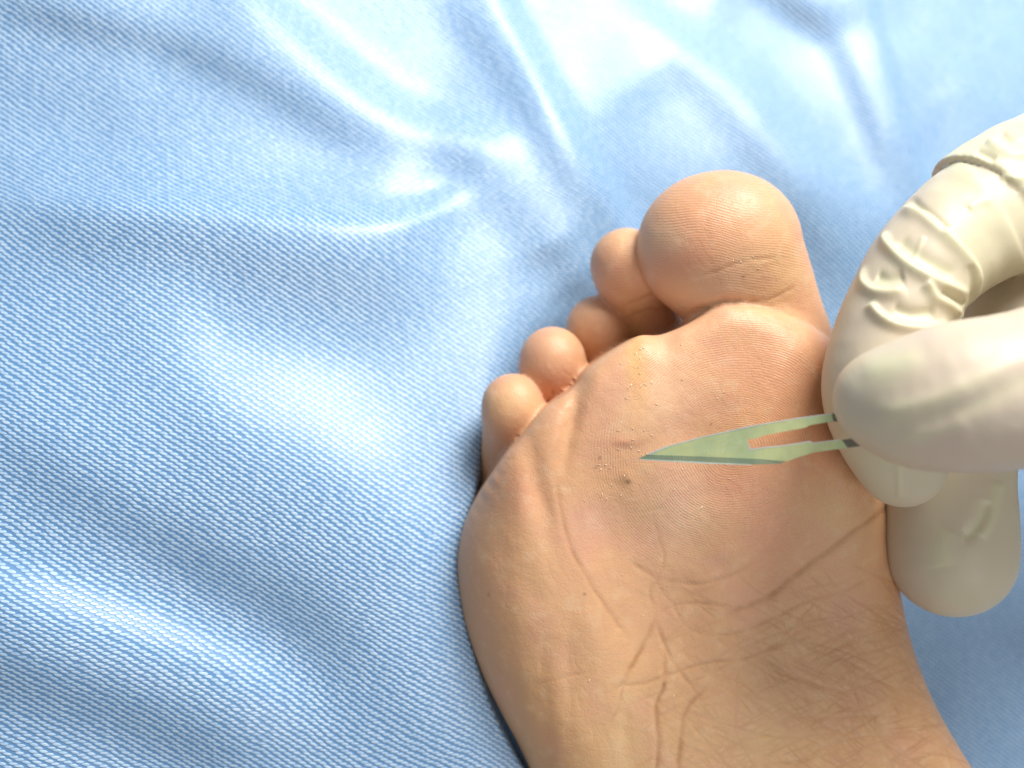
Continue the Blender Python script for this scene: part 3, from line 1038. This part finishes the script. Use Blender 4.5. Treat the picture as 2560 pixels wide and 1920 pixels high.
def prism(name, outline, top, bot, mat, parent, lift_pts=None):
    import bmesh
    bm = bmesh.new()
    n = len(outline)
    vt = [bm.verts.new(blade_point(p[0], p[1], (lift_pts[i] if lift_pts else top)) * MM) for i, p in enumerate(outline)]
    vb = [bm.verts.new(blade_point(p[0], p[1], bot) * MM) for p in outline]
    bm.faces.new(vt[::-1])
    bm.faces.new(vb)
    for i in range(n):
        j = (i + 1) % n
        bm.faces.new((vt[i], vt[j], vb[j], vb[i]))
    bmesh.ops.recalc_face_normals(bm, faces=bm.faces)
    bmesh.ops.triangulate(bm, faces=[f for f in bm.faces if len(f.verts) > 4])
    me = bpy.data.meshes.new(name)
    bm.to_mesh(me)
    bm.free()
    me.materials.append(mat)
    o = bpy.data.objects.new(name, me)
    col.objects.link(o)
    o.parent = parent
    return o


def build_blade():
    green = steel_material("greenish_steel", (0.74, 0.80, 0.40), 0.34, 0.2, 0.35)
    edge = steel_material("ground_steel", (0.50, 0.59, 0.37), 0.34, 0.5, 0.3)
    rim = steel_material("bare_steel", (0.86, 0.86, 0.76), 0.3, 0.1, 0.4)
    grey = steel_material("shaded_steel", (0.26, 0.22, 0.16), 0.42, 0.3, 0.5)  # tang ends: shade beside the thumb put into the steel colour
    root = bpy.data.objects.new("scalpel_blade", None)
    root.location = tuple(blade_point(2093, 1080) * MM)
    col.objects.link(root)
    tag(root, "small pointed steel scalpel blade with a slotted tang, held over the sole by gloved fingers", "blade")
    bpy.context.view_layer.update()
    inv = root.matrix_world.inverted()

    def att(o):
        o.matrix_parent_inverse = inv
        return o
    body = [(1616, 1137), (1638, 1126.5), (1667, 1116.5), (1710, 1104), (1757, 1092.5), (1820, 1078), (1884, 1064.5), (1940, 1054), (1992, 1046),
            (2080, 1034.5), (2083, 1053.5), (2060, 1057), (2025, 1063), (2014, 1069), (1960, 1079), (1909, 1089), (1891, 1096), (1871, 1098),
            (1869, 1107), (1875, 1124), (1909, 1119), (1956, 1115), (2025, 1104), (2034, 1108), (2104, 1099.5), (2119, 1119.5), (2036, 1131),
            (2000, 1142), (1966, 1153.5), (1900, 1147.8), (1793, 1143), (1700, 1139.5)]
    att(prism("blade_body", body, 0.0, -0.42, green, root))
    bev = [(1594.5, 1147.5), (1616, 1137), (1700, 1139.5), (1793, 1143), (1900, 1147.8), (1966, 1153.5), (1949, 1159.5), (1877, 1161.5), (1780, 1157.5), (1690, 1152.5)]
    lifts = [-0.22, -0.01, -0.01, -0.01, -0.01, -0.01, -0.24, -0.24, -0.24, -0.24]
    att(prism("cutting_edge", bev, 0, -0.40, edge, root, lifts))
    # bright burr along the sharp edge and the point
    lip = [(1593, 1147.2), (1690, 1151.6), (1780, 1156.6), (1876, 1160.8), (1880, 1162.6), (1780, 1160.2), (1690, 1155.2), (1610, 1150)]
    att(prism("sharp_edge", lip, -0.15, -0.45, rim, root))
    fa = [(1616, 1137), (1638, 1126.5), (1667, 1116.5), (1669, 1118.6), (1645, 1128), (1628, 1136.2)]
    att(prism("point_facet", fa, 0.05, -0.1, rim, root))
    # narrow bright and dark chamfers around the slot and back
    att(prism("slot_chamfer", [(1868, 1107), (1870.6, 1107), (1876.5, 1122.6), (1909, 1117.2), (1956, 1113), (2024, 1102), (2033, 1106.3), (2100, 1097.8),
                               (2100, 1100.6), (2034, 1109.3), (2025, 1105.5), (1956, 1116.5), (1909, 1120.8), (1874, 1126.2)], 0.03, -0.44, rim, root))
    att(prism("back_chamfer", [(1640, 1124.6), (1667, 1115), (1757, 1090.8), (1884, 1062.8), (1992, 1044.3), (2078, 1033), (2078, 1035.8), (1992, 1047.4),
                               (1884, 1066), (1757, 1094), (1667, 1118), (1642, 1127)], 0.03, -0.44, rim, root))
    a = att(prism("shaded_tang_tip", [(2080, 1034.5), (2091, 1033), (2098, 1052), (2160, 1042), (2165, 1058), (2083, 1053.5)], 0.01, -0.43, grey, root))
    b = att(prism("shaded_tang_tip", [(2104, 1099.5), (2119, 1097.5), (2180, 1090), (2200, 1108), (2140, 1117), (2119, 1119.5)], 0.01, -0.43, grey, root))
    # worn etched lettering, no longer legible: two rows of shallow strokes
    r = random.Random(3)
    import bmesh
    bm = bmesh.new()
    for row, (x0, x1, dy0) in enumerate([(1762, 1850, 0), (1760, 1852, 17)]):
        x = x0
        while x < x1:
            wd = r.uniform(3, 6.5)
            yb = 1113 + dy0 - (x - 1762) * 0.09
            for s in range(r.choice((2, 2, 3))):
                xa, ya = x + r.uniform(0, wd), yb + r.uniform(-6, 2)
                xb, yb2 = xa + r.uniform(-1.5, 3.5), ya + r.uniform(-5, 5)
                q = np.array([xb - xa, yb2 - ya])
                q = q / (np.linalg.norm(q) + 1e-6) * 0.55
                ps = [(xa - q[1], ya + q[0]), (xb - q[1], yb2 + q[0]), (xb + q[1], yb2 - q[0]), (xa + q[1], ya - q[0])]
                bm.faces.new([bm.verts.new(blade_point(p[0], p[1], 0.008) * MM) for p in ps])
            x += wd + r.choice((2, 2, 2.5, 7))
    me = bpy.data.meshes.new("etched_marking")
    bmesh.ops.recalc_face_normals(bm, faces=bm.faces)
    bm.to_mesh(me)
    bm.free()
    me.materials.append(steel_material("etched_steel", (0.80, 0.90, 0.66), 0.5, 0.0, 0.3))
    o = bpy.data.objects.new("etched_marking", me)
    col.objects.link(o)
    o.parent = root
    o.matrix_parent_inverse = inv
    o["kind"] = "stuff"


build_sheet()
skin = skin_material()
fr = build_foot(skin)
build_flakes(*fr)
build_hand(latex_material())
build_blade()
